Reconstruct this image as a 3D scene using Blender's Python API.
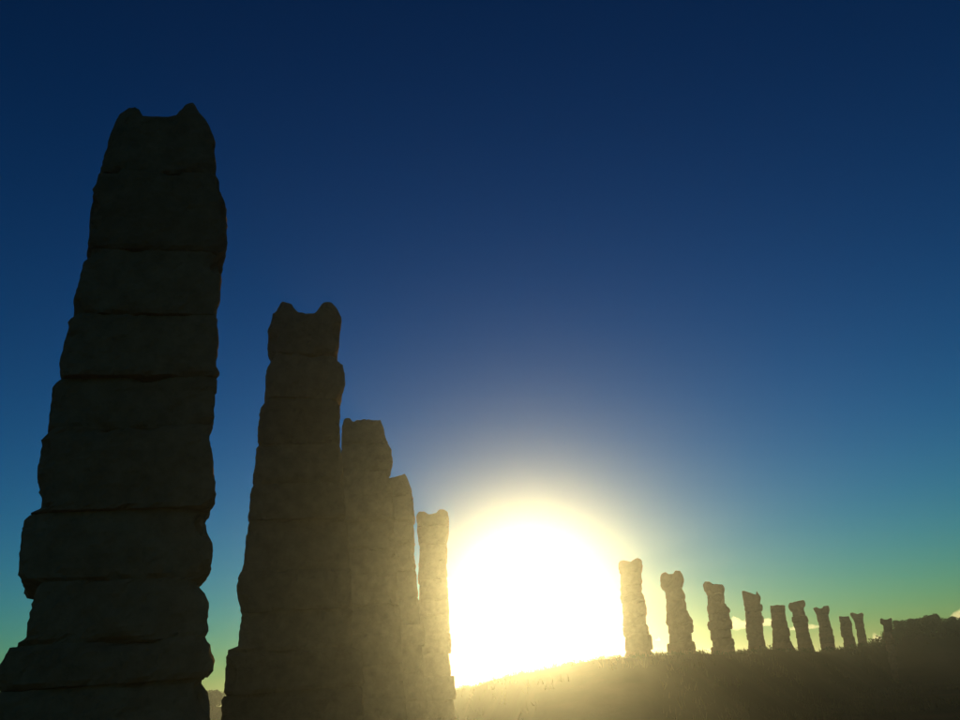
import bpy, math, random
from mathutils import Vector, noise, Matrix

for o in list(bpy.data.objects):
    bpy.data.objects.remove(o)
scene = bpy.context.scene
col = scene.collection
R = math.radians

# ------------------------------------------------------------------ camera
cam_data = bpy.data.cameras.new('camera')
cam_data.sensor_fit = 'HORIZONTAL'
cam_data.sensor_width = 36.0
cam_data.lens = 36.0 * 750.0 / 960.0
cam_data.clip_start = 0.05
cam_data.clip_end = 20000
camera = bpy.data.objects.new('camera', cam_data)
col.objects.link(camera)
pitch, roll = R(24.0), R(4.5)
camera.matrix_world = (Matrix.Translation((0, 0, 1.6)) @ Matrix.Rotation(R(90) + pitch, 4, 'X')
                       @ Matrix.Rotation(-roll, 4, 'Z'))
scene.camera = camera

# ------------------------------------------------------------------ sky and sun
SUN_AZ, SUN_EL = R(2.27), R(6.6)
sun_vec = Vector((math.sin(SUN_AZ) * math.cos(SUN_EL), math.cos(SUN_AZ) * math.cos(SUN_EL), math.sin(SUN_EL)))
world = bpy.data.worlds.new('World')
scene.world = world
world.use_nodes = True
wn, wl = world.node_tree.nodes, world.node_tree.links
wn.clear()
sky = wn.new('ShaderNodeTexSky')
sky.sky_type = 'NISHITA'
sky.sun_disc = False
sky.sun_elevation = SUN_EL
sky.sun_rotation = SUN_AZ
sky.altitude = 600
sky.air_density = 1.4
sky.dust_density = 0.0
sky.ozone_density = 4.0
tint = wn.new('ShaderNodeMix')                      # deep, clear late-day blue
tint.data_type = 'RGBA'
tint.blend_type = 'MULTIPLY'
tint.inputs[0].default_value = 1.0
tint.inputs['B'].default_value = (0.37, 0.57, 0.58, 1)
grade = wn.new('ShaderNodeGamma')
grade.inputs['Gamma'].default_value = 1.95
hsv = wn.new('ShaderNodeHueSaturation')
hsv.inputs['Saturation'].default_value = 1.0
bg = wn.new('ShaderNodeBackground')
bg.inputs['Strength'].default_value = 0.06
wo = wn.new('ShaderNodeOutputWorld')
wl.new(sky.outputs[0], tint.inputs['A'])
wl.new(tint.outputs['Result'], grade.inputs['Color'])
wl.new(grade.outputs[0], hsv.inputs['Color'])
wl.new(hsv.outputs[0], bg.inputs['Color'])
wl.new(bg.outputs[0], wo.inputs['Surface'])

sun_data = bpy.data.lights.new('sun', 'SUN')
sun_data.energy = 5.0
sun_data.angle = R(0.53)
sun_data.color = (1.0, 0.79, 0.33)
sun = bpy.data.objects.new('sun', sun_data)
col.objects.link(sun)
sun.rotation_euler = sun_vec.to_track_quat('Z', 'Y').to_euler()
sun.location = sun_vec * 50

vs = scene.view_settings
vs.view_transform = 'Standard'
vs.look = 'None'
vs.exposure = 0.0
vs.gamma = 1.0
scene.render.engine = 'CYCLES'
scene.cycles.use_denoising = True
scene.cycles.max_bounces = 6
scene.cycles.volume_bounces = 1
scene.cycles.transparent_max_bounces = 16

# ------------------------------------------------------------------ helpers
random.seed(11)

def interp(tab, x):
    if x <= tab[0][0]:
        return tab[0][1]
    for (a, va), (b, vb) in zip(tab, tab[1:]):
        if x <= b:
            return va + (vb - va) * (x - a) / max(b - a, 1e-9)
    return tab[-1][1]

def smooth(a, b, x):
    t = min(1.0, max(0.0, (x - a) / (b - a)))
    return t * t * (3 - 2 * t)

def mesh_object(name, verts, faces, mat, parent=None, shade=False):
    me = bpy.data.meshes.new(name)
    me.from_pydata(verts, [], faces)
    me.materials.append(mat)
    if shade:
        me.polygons.foreach_set('use_smooth', [True] * len(me.polygons))
    o = bpy.data.objects.new(name, me)
    col.objects.link(o)
    if parent:
        o.parent = parent
    return o

def empty(name, loc, rz=0.0):
    o = bpy.data.objects.new(name, None)
    o.empty_display_size = 0.3
    col.objects.link(o)
    o.location = loc
    o.rotation_euler = (0, 0, rz)
    return o

def tag(o, label=None, cat=None, group=None, kind=None):
    for k, v in (('label', label), ('category', cat), ('group', group), ('kind', kind)):
        if v:
            o[k] = v
    return o

def material(name, c1, c2, scale, rough=0.95, bump=0.3, bump_scale=None, vary=0.0, c3=None):
    m = bpy.data.materials.new(name)
    m.use_nodes = True
    n, l = m.node_tree.nodes, m.node_tree.links
    p = n['Principled BSDF']
    p.inputs['Roughness'].default_value = rough
    p.inputs['Specular IOR Level'].default_value = 0.0
    tc = n.new('ShaderNodeTexCoord')
    nz = n.new('ShaderNodeTexNoise')
    nz.inputs['Scale'].default_value = scale
    nz.inputs['Detail'].default_value = 8
    nz.inputs['Roughness'].default_value = 0.65
    l.new(tc.outputs['Object'], nz.inputs['Vector'])
    r = n.new('ShaderNodeValToRGB')
    r.color_ramp.elements[0].position = 0.35
    r.color_ramp.elements[1].position = 0.68
    r.color_ramp.elements[0].color = (*c1, 1)
    r.color_ramp.elements[1].color = (*c2, 1)
    if c3:
        e = r.color_ramp.elements.new(0.52)
        e.color = (*c3, 1)
    l.new(nz.outputs['Fac'], r.inputs[0])
    out = r.outputs[0]
    if vary:
        oi = n.new('ShaderNodeObjectInfo')
        mr = n.new('ShaderNodeMapRange')
        mr.inputs['To Min'].default_value = 1 - vary
        mr.inputs['To Max'].default_value = 1 + vary
        l.new(oi.outputs['Random'], mr.inputs['Value'])
        hs = n.new('ShaderNodeHueSaturation')
        l.new(mr.outputs[0], hs.inputs['Value'])
        l.new(out, hs.inputs['Color'])
        out = hs.outputs[0]
    l.new(out, p.inputs['Base Color'])
    if bump:
        n2 = n.new('ShaderNodeTexNoise')
        n2.inputs['Scale'].default_value = bump_scale or scale * 6
        n2.inputs['Detail'].default_value = 6
        l.new(tc.outputs['Object'], n2.inputs['Vector'])
        b = n.new('ShaderNodeBump')
        b.inputs['Strength'].default_value = bump
        b.inputs['Distance'].default_value = 0.04
        l.new(n2.outputs['Fac'], b.inputs['Height'])
        l.new(b.outputs[0], p.inputs['Normal'])
    return m

M_STONE = material('weathered_sandstone', (0.15, 0.092, 0.05), (0.215, 0.135, 0.075), 5.0, bump=0.6, bump_scale=16, vary=0.15, c3=(0.185, 0.115, 0.063))
M_GROUND = material('dry_field_soil', (0.045, 0.032, 0.018), (0.085, 0.062, 0.032), 0.12, bump=0.5, bump_scale=2.0, c3=(0.05, 0.048, 0.02))
M_GRASS = material('dry_grass_blades', (0.06, 0.065, 0.025), (0.12, 0.10, 0.045), 0.4, bump=0)
M_LEAF = material('evergreen_leaf', (0.04, 0.055, 0.02), (0.08, 0.09, 0.035), 0.8, bump=0)
M_BARK = material('bark', (0.05, 0.04, 0.03), (0.10, 0.08, 0.06), 4.0, bump=0.5, bump_scale=20)

# ------------------------------------------------------------------ ground and ridge
RIDGE = [(-180, .3), (-60, .4), (-11.5, .55), (-3.6, .44), (-1.8, .68), (1.1, 1.2), (4, 1.58), (6.8, 1.82), (9.6, 1.74), (13.6, 1.48),
         (17.5, 1.28), (20, 1.08), (22.5, 1.04), (24.3, 1.08), (25.2, 1.25), (25.8, 1.42), (27.3, 1.55), (30, 1.58), (40, 1.2), (60, .6), (180, .3)]
CREST = 140.0
CREST_R = [(-180, 120), (-9, 120), (-5, 62), (-2, 40), (2, 29), (9.6, 28), (12.4, 32), (15.2, 38), (17.4, 44.5), (19.1, 49.5),
           (20.4, 54.5), (21.7, 62), (23.1, 68), (24.0, 74), (24.5, 76), (40, 78), (180, 120)]
FOOT = [(-9, .86), (2, .6), (15, .6), (24, .72), (25.2, .88), (40, .88)]

def ground_z(x, y):
    r = math.hypot(x, y)
    az = math.degrees(math.atan2(x, y))
    cr = interp(CREST_R, az)
    crest = 1.6 + cr * math.tan(R(interp(RIDGE, az)))
    up = smooth(interp(FOOT, az) * cr, cr, r)
    down = 1 - 0.7 * smooth(cr * 1.3, cr * 1.3 + 110, r)
    n = noise.fractal(Vector((x * .03, y * .03, 3.3)), 1.0, 2.0, 4)
    fine = noise.noise(Vector((x * .25, y * .25, 7.7)))
    near = smooth(8, 40, r)
    return crest * up * down * (1 + .05 * n) + near * (.05 * n + .05 * fine) + .10 * fine * up - .03

def polar_ground():
    radii = [0.0]
    r = 2.0
    while r < 100:
        radii.append(r)
        r *= 1.07
    radii += [100 + 2.5 * i for i in range(32)]
    radii += [15.3 + .8 * i for i in range(95)]
    radii = sorted(radii)
    r = 182.0
    while r < 400:
        radii.append(r)
        r *= 1.06
    radii.append(400)
    nseg = 720
    vs_, fs = [(0, 0, ground_z(0, 0.001))], []
    for r in radii[1:]:
        for i in range(nseg):
            a = 2 * math.pi * i / nseg
            x, y = r * math.sin(a), r * math.cos(a)
            vs_.append((x, y, ground_z(x, y)))
    for i in range(nseg):
        fs.append((0, 1 + (i + 1) % nseg, 1 + i))
    for k in range(len(radii) - 2):
        b0, b1 = 1 + k * nseg, 1 + (k + 1) * nseg
        for i in range(nseg):
            j = (i + 1) % nseg
            fs.append((b0 + i, b0 + j, b1 + j, b1 + i))
    return mesh_object('ground', vs_, fs, M_GROUND, shade=True)

tag(polar_ground(), 'dark dry field rising to a low ridge behind the pillars', None, None, 'structure')

# ------------------------------------------------------------------ stone pillars
# x, y, facing azimuth (deg), skew, depth, top outline (u, z), left edge (z, u), right edge (z, u), bed joints z; metres
PILLARS = [
 (-3.06,6.17,-11.0,-0.2944,1.1,[(-0.589,6.705),(-0.556,6.878),(-0.518,7.017),(-0.462,7.085),(-0.422,7.138),(-0.386,7.141),(-0.332,7.069),(-0.288,6.997),(-0.188,7.011),(-0.068,7.013),(0.012,7.057),(0.077,7.177),(0.121,7.213),(0.159,7.216),(0.21,7.162),(0.264,7.076),(0.33,6.954),(0.387,6.807)],[(6.705,-0.589),(6.396,-0.604),(6.063,-0.631),(5.767,-0.609),(5.512,-0.605),(5.45,-0.577),(5.304,-0.623),(4.925,-0.644),(4.819,-0.605),(4.751,-0.651),(4.443,-0.669),(4.263,-0.643),(4.183,-0.699),(4.008,-0.688),(3.838,-0.685),(3.778,-0.639),(3.688,-0.713),(3.405,-0.705),(3.34,-0.653),(3.145,-0.623),(3.11,-0.729),(3.043,-0.759),(2.639,-0.7),(2.609,-0.668),(2.597,-0.572),(2.395,-0.587),(2.186,-0.6),(2.172,-0.694),(2.062,-0.72),(1.96,-0.734),(1.914,-0.707),(1.809,-0.739),(1.562,-0.72),(1.211,-0.705),(0.669,-0.708),(0.176,-0.722),(-0.3,-0.722)],[(6.807,0.387),(6.661,0.416),(6.361,0.455),(6.152,0.487),(6.005,0.55),(5.916,0.579),(5.497,0.609),(5.474,0.54),(5.2,0.558),(4.944,0.558),(4.325,0.583),(4.297,0.609),(4.14,0.619),(4.113,0.597),(3.836,0.615),(3.707,0.585),(3.57,0.614),(3.117,0.656),(3.078,0.644),(3.064,0.593),(2.852,0.645),(2.617,0.661),(2.56,0.636),(2.549,0.551),(2.377,0.649),(2.143,0.673),(2.094,0.698),(1.968,0.741),(1.881,0.726),(1.818,0.676),(1.776,0.72),(1.689,0.746),(1.447,0.75),(1.078,0.788),(0.506,0.865),(-0.018,0.923),(-0.3,0.923)],[6.331,5.455,4.813,4.244,3.78,3.105,2.579,2.144,1.857,1.439,0.965,0.524]),
 (-2.69,10.56,-14.61,0.0,1.15,[(-0.549,6.947),(-0.532,7.083),(-0.485,7.17),(-0.429,7.224),(-0.312,7.23),(-0.251,7.164),(-0.19,7.082),(-0.16,7.049),(-0.027,7.038),(0.12,7.062),(0.149,7.132),(0.192,7.221),(0.252,7.258),(0.342,7.246),(0.418,7.162),(0.494,7.045)],[(6.913,-0.547),(6.745,-0.583),(6.649,-0.522),(6.42,-0.527),(6.357,-0.482),(6.131,-0.585),(5.818,-0.592),(5.696,-0.539),(5.512,-0.62),(5.273,-0.642),(4.995,-0.636),(4.695,-0.641),(4.429,-0.668),(4.102,-0.677),(3.955,-0.708),(3.745,-0.735),(3.513,-0.74),(3.336,-0.767),(3.249,-0.8),(3.076,-0.821),(2.829,-0.75),(2.649,-0.748),(2.345,-0.766),(2.329,-0.895),(1.954,-0.888),(1.549,-0.879),(0.722,-0.891),(0.149,-0.957),(-0.3,-0.957)],[(7.01,0.494),(6.635,0.466),(6.402,0.452),(6.208,0.535),(5.887,0.542),(5.697,0.456),(5.557,0.507),(5.464,0.486),(5.191,0.494),(4.746,0.544),(4.176,0.572),(3.628,0.626),(2.85,0.651),(2.261,0.675),(2.231,0.776),(1.841,0.798),(1.419,0.819),(0.554,0.881),(-0.063,1.011),(-0.3,1.011)],[6.385,5.688,4.996,4.422,3.941,3.27,2.757,2.288,1.814,1.262,0.684]),
 (-2.76,16.07,-9.98,0.0,1.2,[(-0.46,7.26),(-0.404,7.363),(-0.266,7.361),(-0.223,7.232),(-0.169,7.324),(0.145,7.329),(0.397,7.3),(0.436,7.148)],[(7.26,-0.46),(6.826,-0.479),(6.336,-0.52),(6.201,-0.435),(5.942,-0.496),(5.098,-0.534),(3.899,-0.607),(2.776,-0.673),(1.72,-0.72),(0.093,-0.788),(-0.3,-0.788)],[(7.148,0.436),(6.824,0.528),(6.64,0.611),(6.302,0.616),(6.172,0.513),(6.018,0.521),(5.688,0.609),(5.051,0.614),(4.23,0.654),(3.063,0.703),(1.789,0.742),(-0.046,0.811),(-0.3,0.811)],[6.765,6.184,5.619,5.071,4.497,3.96,3.4,2.839,2.276,1.697,1.119,0.56]),
 (-2.8,20.91,-7.46,0.0,1.2,[(-0.364,7.235),(-0.307,7.346),(-0.031,7.305),(0.219,7.351),(0.386,7.373),(0.466,7.255)],[(7.235,-0.364),(6.675,-0.427),(5.858,-0.493),(4.554,-0.589),(3.076,-0.658),(1.915,-0.745),(0.071,-0.904),(-0.3,-0.904)],[(7.255,0.466),(6.994,0.557),(6.487,0.595),(5.963,0.627),(5.398,0.62),(4.483,0.639),(3.474,0.704),(1.809,0.737),(-0.065,0.801),(-0.3,0.801)],[6.79,6.13,5.45,4.75,4.08,3.38,2.87,2.27,1.56,0.92]),
 (-2.2,25.81,-4.58,0.0,1.2,[(-0.394,7.319),(-0.306,7.398),(-0.172,7.407),(0.028,7.327),(0.263,7.296),(0.405,7.44),(0.574,7.413),(0.688,7.321)],[(7.319,-0.394),(6.914,-0.393),(6.444,-0.327),(5.793,-0.369),(4.532,-0.45),(3.031,-0.569),(1.885,-0.673),(-0.013,-0.859),(-0.3,-0.859)],[(7.321,0.688),(6.914,0.682),(6.55,0.628),(6.389,0.553),(5.096,0.517),(4.069,0.493),(2.869,0.491),(2.458,0.531),(1.853,0.559),(-0.12,0.565),(-0.3,0.565)],[6.93,6.33,5.77,5.15,4.53,4.02,3.48,2.91,2.21,1.54,1.01]),
 (4.95,29.76,9.85,0.0,1.15,[(-0.248,5.777),(-0.181,5.845),(-0.083,5.872),(0.06,5.82),(0.242,5.783),(0.361,5.826),(0.48,5.869),(0.624,5.836),(0.649,5.759)],[(5.777,-0.248),(5.52,-0.266),(5.402,-0.19),(4.842,-0.272),(4.361,-0.269),(3.8,-0.316),(2.742,-0.455),(1.393,-0.674),(0.442,-0.885),(-0.3,-0.885)],[(5.759,0.649),(5.506,0.609),(5.401,0.555),(5.112,0.529),(4.505,0.488),(3.904,0.491),(3.284,0.438),(3.139,0.523),(2.767,0.498),(2.296,0.493),(1.309,0.505),(0.353,0.484),(-0.3,0.484)],[5.39,4.96,4.64,4.34,3.86,3.52,3.18,2.68,2.21,1.85,1.36,0.95,0.52]),
 (7.32,33.63,12.59,0.0,1.2,[(-0.289,5.658),(-0.186,5.772),(-0.014,5.795),(0.054,5.705),(0.263,5.704),(0.366,5.817),(0.595,5.772),(0.66,5.6)],[(5.658,-0.289),(5.251,-0.331),(5.012,-0.189),(4.507,-0.192),(3.799,-0.271),(2.76,-0.409),(0.157,-0.855),(-0.3,-0.855)],[(5.6,0.66),(5.435,0.672),(5.238,0.596),(5.127,0.493),(4.897,0.559),(4.514,0.569),(4.04,0.544),(3.831,0.669),(3.367,0.624),(2.679,0.578),(1.151,0.532),(0.073,0.484),(-0.3,0.484)],[5.11,4.67,4.18,3.7,3.34,2.97,2.63,2.3,1.99,1.63,1.21,0.91,0.47]),
 (10.62,39.12,15.29,0.0,1.2,[(-0.374,5.797),(-0.253,5.928),(-0.018,5.902),(0.101,5.77),(0.377,5.717),(0.582,5.671)],[(5.797,-0.374),(5.531,-0.376),(5.383,-0.284),(4.667,-0.396),(4.021,-0.425),(3.34,-0.461),(2.805,-0.517),(-0.3,-0.517)],[(5.671,0.582),(5.477,0.586),(5.347,0.518),(5.227,0.537),(4.674,0.474),(4.521,0.612),(4.11,0.577),(3.525,0.506),(2.852,0.508),(0.105,0.308),(-0.3,0.308)],[5.27,4.81,4.41,4.05,3.66,3.21,2.9,2.41,2.1,1.65,1.18,0.88,0.42]),
 (14.19,45.05,17.76,0.0,1.2,[(-0.321,5.848),(-0.198,5.917),(0.519,5.839),(0.501,5.629),(0.667,5.525)],[(5.848,-0.321),(5.409,-0.276),(4.878,-0.358),(4.763,-0.274),(3.952,-0.389),(2.847,-0.567),(-0.3,-0.567)],[(5.525,0.667),(5.368,0.628),(5.212,0.573),(4.68,0.55),(3.976,0.467),(3.383,0.392),(2.614,0.362),(0.23,0.222),(-0.3,0.222)],[5.09,4.79,4.48,4.14,3.65,3.31,2.86,2.37,1.89,1.52,1.15,0.74]),
 (16.96,49.37,19.23,0.0,1.2,[(-0.166,5.317),(0.244,5.321),(0.677,5.276)],[(5.317,-0.166),(4.729,-0.272),(3.923,-0.326),(2.858,-0.532),(0.084,-1.086),(-0.3,-1.086)],[(5.276,0.677),(4.644,0.582),(3.841,0.549),(2.987,0.584),(2.638,0.73),(0.511,0.575),(-0.3,0.575)],[4.91,4.46,4.0,3.53,3.22,2.73,2.41,2.05,1.62,1.14,0.77]),
 (19.96,53.65,20.47,0.0,1.3,[(-0.477,5.64),(-0.394,5.728),(0.061,5.775),(0.494,5.824),(0.622,5.747)],[(5.64,-0.477),(5.446,-0.458),(5.166,-0.35),(4.644,-0.388),(3.859,-0.38),(2.974,-0.52),(-0.3,-0.52)],[(5.747,0.622),(5.473,0.557),(5.355,0.405),(5.216,0.46),(4.43,0.5),(3.652,0.441),(2.885,0.492),(0.325,0.376),(-0.3,0.376)],[5.21,4.85,4.48,4.15,3.83,3.5,3.06,2.56,2.23,1.92,1.42,1.02,0.64]),
 (24.21,60.88,21.89,0.0,1.4,[(-0.283,5.827),(-0.066,5.841),(0.116,5.713),(0.334,5.74),(0.468,5.856),(0.842,5.859)],[(5.827,-0.283),(5.516,-0.215),(5.2,-0.148),(4.347,-0.183),(3.032,-0.422),(0.13,-0.879),(-0.3,-0.879)],[(5.859,0.842),(5.56,0.812),(5.204,0.648),(4.55,0.635),(4.119,0.71),(2.946,0.561),(0.049,0.32),(-0.3,0.32)],[5.27,4.81,4.42,4.03,3.72,3.24,2.93,2.53,2.07,1.74,1.29,0.8,0.38]),
 (28.06,66.31,23.18,0.0,1.2,[(-0.072,5.395),(0.294,5.333),(0.67,5.318)],[(5.395,-0.072),(4.627,-0.186),(3.627,-0.207),(3.024,-0.282),(-0.129,-0.921),(-0.3,-0.921)],[(5.318,0.67),(4.692,0.716),(4.047,0.628),(3.095,0.632),(0.15,0.322),(-0.3,0.322)],[4.95,4.57,4.24,3.77,3.41,3.02,2.52,2.05,1.55,1.16,0.76]),
 (31.55,71.63,23.97,0.0,1.4,[(-0.343,5.845),(-0.102,5.922),(0.29,5.753),(0.718,5.834),(0.805,5.699)],[(5.845,-0.343),(5.534,-0.199),(5.098,-0.056),(4.436,-0.127),(3.37,-0.236),(0.025,-0.772),(-0.3,-0.772)],[(5.699,0.805),(5.441,0.698),(5.028,0.633),(4.375,0.505),(3.812,0.601),(3.139,0.507),(-0.05,0.309),(-0.3,0.309)],[5.28,4.92,4.54,4.21,3.83,3.34,2.84,2.42,2.02,1.65,1.33,0.98,0.52]),
 (29.2,61.6,25.59,0.0,1.3,[(-0.147,4.681),(0.006,4.737),(0.117,4.632),(0.452,4.597),(0.544,4.681),(0.673,4.653)],[(4.681,-0.147),(4.4,-0.221),(4.239,-0.056),(3.466,-0.193),(2.482,-0.248),(1.308,-0.357),(0.428,-0.526),(-0.3,-0.526)],[(4.653,0.673),(4.248,0.565),(4.185,0.48),(3.695,0.383),(2.852,0.327),(1.744,0.232),(0.391,-0.001),(-0.3,-0.001)],[4.19,3.74,3.28,2.84,2.41,1.96,1.58,1.14,0.79,0.39]),
]
PILLAR_LABELS = [
    'tallest black stone pillar at the left, nearest, with a notched top',
    'second tallest pillar, two rounded horns on top, just right of the nearest pillar',
    'pillar with a chipped flat top peeping out right of the second tallest pillar',
    'stepped pillar top between the chipped flat pillar and the slim pillar by the sun',
    'slim hazy pillar at the left edge of the sun glare',
    'palest hazy pillar at the right edge of the sun glare, standing on the ridge line',
    'pillar with a wide two-horned cap, second to the right of the sun',
    'pillar with a knob at the left of its cap, third right of the sun',
    'pillar with a flat slab cap broken at its right corner, fourth right of the sun',
    'capless pillar with a plain flat top, fifth right of the sun',
    'pillar with a tilted slab cap, sixth right of the sun',
    'pillar with a flaring cap hollowed in the middle, seventh right of the sun',
    'short capless flat-topped pillar close beside the leaning small capped pillar',
    'small leaning pillar with a flared cap close beside a short flat-topped one',
    'smallest pillar with a squat notched cap, alone in front of the bushy hill',
]

def stone_block(zb, zt_fn, Lp, Rp, zend, dep, seed, cell, parent, amp, chamfer, skew):
    """one weathered course stone: a closed lattice shell, edges worn round"""
    rnd = random.Random(seed)
    wid = interp(Rp, .5 * (zb + zend)) - interp(Lp, .5 * (zb + zend))
    nx = max(6, min(40, int(wid / cell)))
    ny = max(5, min(20, int(dep / cell * .6)))
    zmid = zt_fn(0.0)
    nzv = max(5, min(24, int((zmid - zb) / cell)))
    yaw = rnd.uniform(-.035, .035)
    dy = rnd.uniform(-.05, .05)
    dscale = rnd.uniform(.93, 1.05)
    off = Vector((rnd.uniform(-50, 50), rnd.uniform(-50, 50), rnd.uniform(-50, 50)))
    idx, verts, faces = {}, [], []

    def vert(i, j, k):
        key = (i, j, k)
        if key in idx:
            return idx[key]
        a, b, c = 2 * i / nx - 1, 2 * j / ny - 1, 2 * k / nzv - 1
        m = max(abs(a), abs(b))
        if m > 1e-6:
            n = 18.0
            s = m / (abs(a) ** n + abs(b) ** n) ** (1 / n)
            ar, br = a * s, b * s
        else:
            ar, br = a, b
        l0, r0 = interp(Lp, zend), interp(Rp, zend)
        u0 = .5 * (l0 + r0) + .5 * (r0 - l0) * ar
        zt = zt_fn(u0)
        z = zb + (zt - zb) * (c + 1) * .5
        zq = min(z, zend)
        zq = min(max(zq, zb + .012), zend - .012) if zend - zb > .05 else zq
        l, r = interp(Lp, zq), interp(Rp, zq)
        cx, hw = .5 * (l + r), .5 * (r - l)
        hd = .5 * dep * dscale * (.72 + .28 * min(1.6, hw / (.5 * wid)))
        e = min(z - zb, zt - z)
        t = max(0.0, 1 - e / chamfer)
        inset = chamfer * .8 * (1 - math.sqrt(max(0.0, 1 - t * t)))
        x = cx + ar * max(.02, hw - inset)
        y = br * (hd - inset) + dy
        p = Vector((x + y * skew, y, z))
        q = p + off
        d1 = noise.noise_vector(q * 2.1)
        d2 = noise.noise_vector(q * 6.5)
        d3 = noise.noise_vector(q * 17.0)
        side = smooth(.0, .04, e)
        dv = d1 * amp + d2 * amp * .5 + d3 * amp * .55 + noise.noise_vector(q * 41.0) * amp * .3
        rim = max(abs(a) ** 6 * abs(b) ** 6, max(abs(a), abs(b)) ** 6 * abs(c) ** 5)
        bite = max(0.0, noise.noise(q * 3.3) - .12) * .30 * rim + max(0.0, noise.noise(q * 8.0) - .2) * .10 * rim
        dv -= Vector((ar, br, 0.3 * c)) * bite
        dv.z *= .35 + (.5 if k == nzv and zt_fn(0) != zt_fn(.3) else 0)
        dv.x *= .45 + .4 * side
        p += dv
        p = Vector((p.x * math.cos(yaw) - p.y * math.sin(yaw), p.x * math.sin(yaw) + p.y * math.cos(yaw), p.z))
        idx[key] = len(verts)
        verts.append(p)
        return idx[key]

    for i in range(nx):
        for j in range(ny):
            faces.append((vert(i, j, 0), vert(i, j + 1, 0), vert(i + 1, j + 1, 0), vert(i + 1, j, 0)))
            faces.append((vert(i, j, nzv), vert(i + 1, j, nzv), vert(i + 1, j + 1, nzv), vert(i, j + 1, nzv)))
    for k in range(nzv):
        for i in range(nx):
            faces.append((vert(i, 0, k), vert(i + 1, 0, k), vert(i + 1, 0, k + 1), vert(i, 0, k + 1)))
            faces.append((vert(i, ny, k), vert(i, ny, k + 1), vert(i + 1, ny, k + 1), vert(i + 1, ny, k)))
        for j in range(ny):
            faces.append((vert(0, j, k), vert(0, j, k + 1), vert(0, j + 1, k + 1), vert(0, j + 1, k)))
            faces.append((vert(nx, j, k), vert(nx, j + 1, k), vert(nx, j + 1, k + 1), vert(nx, j, k + 1)))
    return mesh_object('stone_block', verts, faces, M_STONE, parent)

for pi, (px, py, az, skew, dep, top, left, right, joints) in enumerate(PILLARS):
    gz = ground_z(px, py)
    root = empty('aqueduct_pier', (px, py, gz), R(-az))
    tag(root, PILLAR_LABELS[pi], 'pillar', 'aqueduct pillars standing in a bending row')
    left, right = [(z - gz, u) for z, u in left], [(z - gz, u) for z, u in right]
    top = [(u, z - gz) for u, z in top]
    joints = [z - gz for z in joints if z - gz > .1]
    Lp, Rp = sorted(left), sorted(right)
    far = math.hypot(px, py)
    cell = .032 if far < 8 else .042 if far < 12 else .06 if far < 28 else .08
    amp = .028 if far < 12 else .035 if far < 30 else .05
    rj = random.Random(100 + pi)
    if pi >= 3:                                    # courses laid a little out of line
        lo2, hi2 = [], []
        zs = [-.3] + sorted(joints) + [20]
        for a, b in zip(zs, zs[1:]):
            o1, o2 = rj.uniform(-.07, .05), rj.uniform(-.05, .07)
            inner = [z for z, _ in Lp if a + .02 < z < b - .02]
            for z in [a + .011] + inner + ([b - .011] if b < 15 else []):
                lo2.append((z, interp(Lp, z) + (o1 if b < 15 else 0)))
            inner = [z for z, _ in Rp if a + .02 < z < b - .02]
            for z in [a + .011] + inner + ([b - .011] if b < 15 else []):
                hi2.append((z, interp(Rp, z) + (o2 if b < 15 else 0)))
        Lp, Rp = sorted(lo2), sorted(hi2)
    zend = min(top[0][1], top[-1][1])
    zs = [-.3] + sorted(joints)
    tops = sorted(top)
    for bi, z0 in enumerate(zs):
        last = bi == len(zs) - 1
        if last:
            fn = lambda u: interp(tops, u)
            stone_block(z0, fn, Lp, Rp, zend, dep * .95, pi * 100 + bi, cell * .8, root, amp * .8, .014, skew)
        else:
            z1 = zs[bi + 1]
            fn = lambda u, z1=z1: z1
            stone_block(z0, fn, Lp, Rp, z1, dep, pi * 100 + bi, cell, root, amp, rj.uniform(.010, .024), skew)

# ------------------------------------------------------------------ vegetation
def leaf_cluster(verts, faces, c, rad, n, size, rnd, flat=.8):
    for _ in range(n):
        while True:
            d = Vector((rnd.uniform(-1, 1), rnd.uniform(-1, 1), rnd.uniform(-1, 1)))
            if .15 < d.length < 1:
                break
        p = Vector(c) + Vector((d.x * rad, d.y * rad, d.z * rad * flat))
        a = Vector((rnd.gauss(0, 1), rnd.gauss(0, 1), rnd.gauss(0, 1))).normalized()
        b = a.cross(Vector((rnd.gauss(0, 1), rnd.gauss(0, 1), rnd.gauss(0, 1)))).normalized()
        s = size * rnd.uniform(.6, 1.4)
        k = len(verts)
        verts += [p - a * s, p + b * s * .45, p + a * s, p - b * s * .45]
        faces.append((k, k + 1, k + 2, k + 3))

def limb(verts, faces, p0, p1, r0, r1, seg=7):
    p0, p1 = Vector(p0), Vector(p1)
    ax = (p1 - p0).normalized()
    s = ax.orthogonal().normalized()
    t = ax.cross(s)
    k = len(verts)
    for p, r in ((p0, r0), ((p0 + p1) / 2 + s * r0 * .4, (r0 + r1) / 2), (p1, r1)):
        for i in range(seg):
            a = 2 * math.pi * i / seg
            verts.append(p + (s * math.cos(a) + t * math.sin(a)) * r)
    for ring in range(2):
        for i in range(seg):
            j = (i + 1) % seg
            b = k + ring * seg
            faces.append((b + i, b + j, b + seg + j, b + seg + i))

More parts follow.
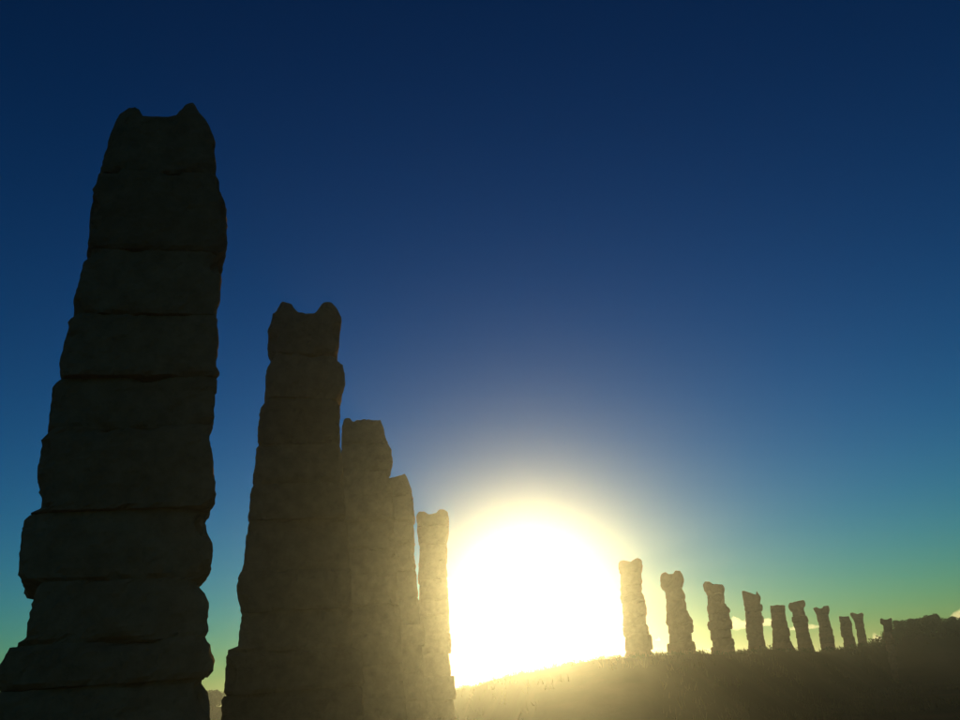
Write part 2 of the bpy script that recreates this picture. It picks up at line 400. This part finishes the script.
def oak(name, az, r, height, width, label, seed, group, cat='tree', trunk_h=.2):
    rnd = random.Random(seed)
    x, y = r * math.sin(R(az)), r * math.cos(R(az))
    root = empty(name, (x, y, ground_z(x, y)), rnd.uniform(0, 6))
    tag(root, label, cat, group)
    tv, tf = [], []
    th = height * trunk_h
    limb(tv, tf, (0, 0, -.2), (0, 0, th), .05 * height, .035 * height)
    cv, cf = [], []
    nb = 26
    for i in range(nb):
        a = rnd.uniform(0, 6.283)
        q = math.sqrt(rnd.random())
        h = th + (height - th) * rnd.uniform(.0 if trunk_h < .2 else .1, .86)
        fall = math.sqrt(max(.05, 1 - ((h - th) / (height - th) - .35) ** 2 / .5))
        e = Vector((math.cos(a) * q * width * .38 * fall, math.sin(a) * q * width * .38 * fall, h))
        limb(tv, tf, (0, 0, th * rnd.uniform(.6, 1)), e, .02 * height, .006 * height, 5)
        rad = width * rnd.uniform(.13, .23)
        rad = min(rad, height - h + .08 * height)
        leaf_cluster(cv, cf, e, rad, 260, height * .03 + .02, rnd)
    mesh_object('trunk', tv, tf, M_BARK, root, True)
    mesh_object('crown', cv, cf, M_LEAF, root)

G1 = 'bushes and trees on the hill at the right'
oak('bush', 25.7, 77, .75, 2.2, 'low bush at the foot of the hill right of the smallest pillar', 1, G1, 'bush', .08)
oak('bush', 26.55, 77, 1.3, 2.8, 'broad dome-shaped bush, the first big one right of the smallest pillar', 2, G1, 'bush', .08)
oak('bush', 27.3, 77, 1.2, 2.8, 'rounded bush between the dome-shaped bush and the knob-topped tree', 3, G1, 'bush', .08)
oak('tree', 28.1, 77, 1.45, 1.45, 'small knob-topped tree standing highest on the hill at the right', 4, G1)
oak('bush', 28.85, 77, 1.15, 2.7, 'wide bush just right of the knob-topped tree', 5, G1, 'bush', .08)
oak('bush', 29.8, 77, 1.05, 2.8, 'bush cut by the right edge of the picture', 6, G1, 'bush', .08)
oak('tree', -19.75, 116, 2.7, 3.6, 'far sunlit tree in the gap between the two tallest pillars', 7, None)
oak('bush', -19.2, 108, 1.5, 2.8, 'low bush below the far tree in the gap between the two tallest pillars', 8, None, 'bush', .08)

def scrub():
    rnd = random.Random(21)
    v, f = [], []
    for i in range(900):
        az = rnd.uniform(-36, 42)
        cr = interp(CREST_R, az)
        r = cr * (1 + rnd.gauss(0, .018)) if rnd.random() < .9 or az < 23 else cr * rnd.uniform(.86, 1)
        x, y = r * math.sin(R(az)), r * math.cos(R(az))
        z = ground_z(x, y)
        rad = rnd.uniform(.18, .42) * (1.4 if az > 24.5 else min(1, cr / 95) ** 1)
        leaf_cluster(v, f, (x, y, z + rad * .4), rad, 34, .22 * rad, rnd, .75)
    o = mesh_object('scrub', v, f, M_LEAF)
    tag(o, 'low dark scrub growing along the ridge behind the pillars', 'scrub', None, 'stuff')

scrub()

def grass():
    rnd = random.Random(22)
    v, f = [], []
    for i in range(15000):
        az = rnd.uniform(-40, 45)
        r = 6 * (110 / 6) ** math.sqrt(rnd.random())
        x, y = r * math.sin(R(az)), r * math.cos(R(az))
        if noise.noise(Vector((x * .2, y * .2, 1.0))) < -.15:
            continue
        z = ground_z(x, y) - .02
        for _ in range(4):
            h = rnd.uniform(.10, .32)
            a = rnd.uniform(0, 6.283)
            w = rnd.uniform(.006, .014) * (1 + r / 25)
            bx, by = x + rnd.gauss(0, .12), y + rnd.gauss(0, .12)
            lx, ly = rnd.gauss(0, .08), rnd.gauss(0, .08)
            k = len(v)
            v += [(bx - math.cos(a) * w, by - math.sin(a) * w, z), (bx + math.cos(a) * w, by + math.sin(a) * w, z), (bx + lx, by + ly, z + h)]
            f.append((k, k + 1, k + 2))
    o = mesh_object('grass', v, f, M_GRASS)
    tag(o, 'dry grass covering the dark field between the pillars', 'grass', None, 'stuff')

grass()

# ------------------------------------------------------------------ clouds, far beyond the haze
def cloud_material():
    m = bpy.data.materials.new('cloud_vapour')
    m.use_nodes = True
    n, l = m.node_tree.nodes, m.node_tree.links
    n.remove(n['Principled BSDF'])
    pv = n.new('ShaderNodeVolumePrincipled')
    pv.inputs['Color'].default_value = (.98, .96, .95, 1)
    pv.inputs['Density'].default_value = .022
    pv.inputs['Anisotropy'].default_value = .55
    l.new(pv.outputs[0], n['Material Output'].inputs['Volume'])
    return m

M_CLOUD = cloud_material()

def ico():
    import bmesh
    bm = bmesh.new()
    bmesh.ops.create_icosphere(bm, subdivisions=3, radius=1)
    vv = [v.co.copy() for v in bm.verts]
    ff = [tuple(v.index for v in fc.verts) for fc in bm.faces]
    bm.free()
    return vv, ff

ICO = ico()

def cloud(az, el, dist, half_w, half_h, label, seed):
    """one lumpy closed cumulus: a sphere stretched wide and swollen into billows, flat below"""
    import bmesh
    rnd = random.Random(seed)
    bm = bmesh.new()
    bmesh.ops.create_icosphere(bm, subdivisions=5, radius=1)
    off = Vector((rnd.uniform(-20, 20), rnd.uniform(-20, 20), 0))
    for v in bm.verts:
        d = v.co.normalized()
        ext = Vector((d.x * half_w, d.y * half_h * 1.5, d.z * half_h))
        b = 1.0 - 2.0 * abs(noise.noise(ext * (1.0 / (half_h * 1.1)) + off)) 
        b2 = 1.0 - 2.0 * abs(noise.noise(ext * (2.6 / half_h) + off))
        b3 = 1.0 - 2.0 * abs(noise.noise(ext * (6.0 / half_h) + off))
        s = 1 + .5 * (b - .3) + .3 * (b2 - .4) + .12 * (b3 - .4)
        z = ext.z * (1.25 if d.z > 0 else .5) * s * (1 + .9 * noise.noise(Vector((ext.x / half_h * .55, seed, 0))))
        v.co = Vector((ext.x * (.9 + .1 * s), ext.y * s, z))
    me = bpy.data.meshes.new('cloud')
    bm.to_mesh(me)
    bm.free()
    me.materials.append(M_CLOUD)
    o = bpy.data.objects.new('cloud', me)
    col.objects.link(o)
    o.location = (dist * math.sin(R(az)), dist * math.cos(R(az)), 1.6 + dist * math.tan(R(el)))
    o.rotation_euler = (0, 0, R(-az))
    tag(o, label, 'cloud', 'small low clouds near the horizon')

cloud(17.2, 3.0, 3000, 95, 17, 'long pale cloud behind the slab-capped fourth pillar right of the sun', 3)
cloud(20.6, 2.5, 3100, 55, 9, 'thin pale cloud behind the tilted slab-capped pillar', 5)
cloud(24.8, 1.35, 3000, 17, 12, 'tiny bright cloud just left of the smallest pillar', 8)
cloud(30.0, 2.25, 3000, 45, 14, 'bright cloud above the bush at the right edge of the picture', 11)
cloud(10.95, 2.6, 3200, 12, 5, 'tiny bright wisp between the first two pillars right of the sun', 13)
cloud(14.2, 1.6, 3200, 26, 6, 'tiny cloud low over the ridge left of the pillar with the knob', 17)

# ------------------------------------------------------------------ haze in the low sunlight
def haze():
    b, z0, z1 = 406.0, -2.0, 8.0
    v = [(-b, -b, z0), (b, -b, z0), (b, b, z0), (-b, b, z0), (-b, -b, z1), (b, -b, z1), (b, b, z1), (-b, b, z1)]
    f = [(0, 3, 2, 1), (4, 5, 6, 7), (0, 1, 5, 4), (1, 2, 6, 5), (2, 3, 7, 6), (3, 0, 4, 7)]
    m = bpy.data.materials.new('sunlit_haze')
    m.use_nodes = True
    n, l = m.node_tree.nodes, m.node_tree.links
    n.remove(n['Principled BSDF'])
    pv = n.new('ShaderNodeVolumePrincipled')
    pv.inputs['Color'].default_value = (.97, .95, .90, 1)
    pv.inputs['Density'].default_value = 0.0017
    pv.inputs['Anisotropy'].default_value = 0.93
    l.new(pv.outputs[0], n['Material Output'].inputs['Volume'])
    o = mesh_object('haze', v, f, m)
    tag(o, 'pale haze glowing around the low sun', None, None, 'stuff')

haze()
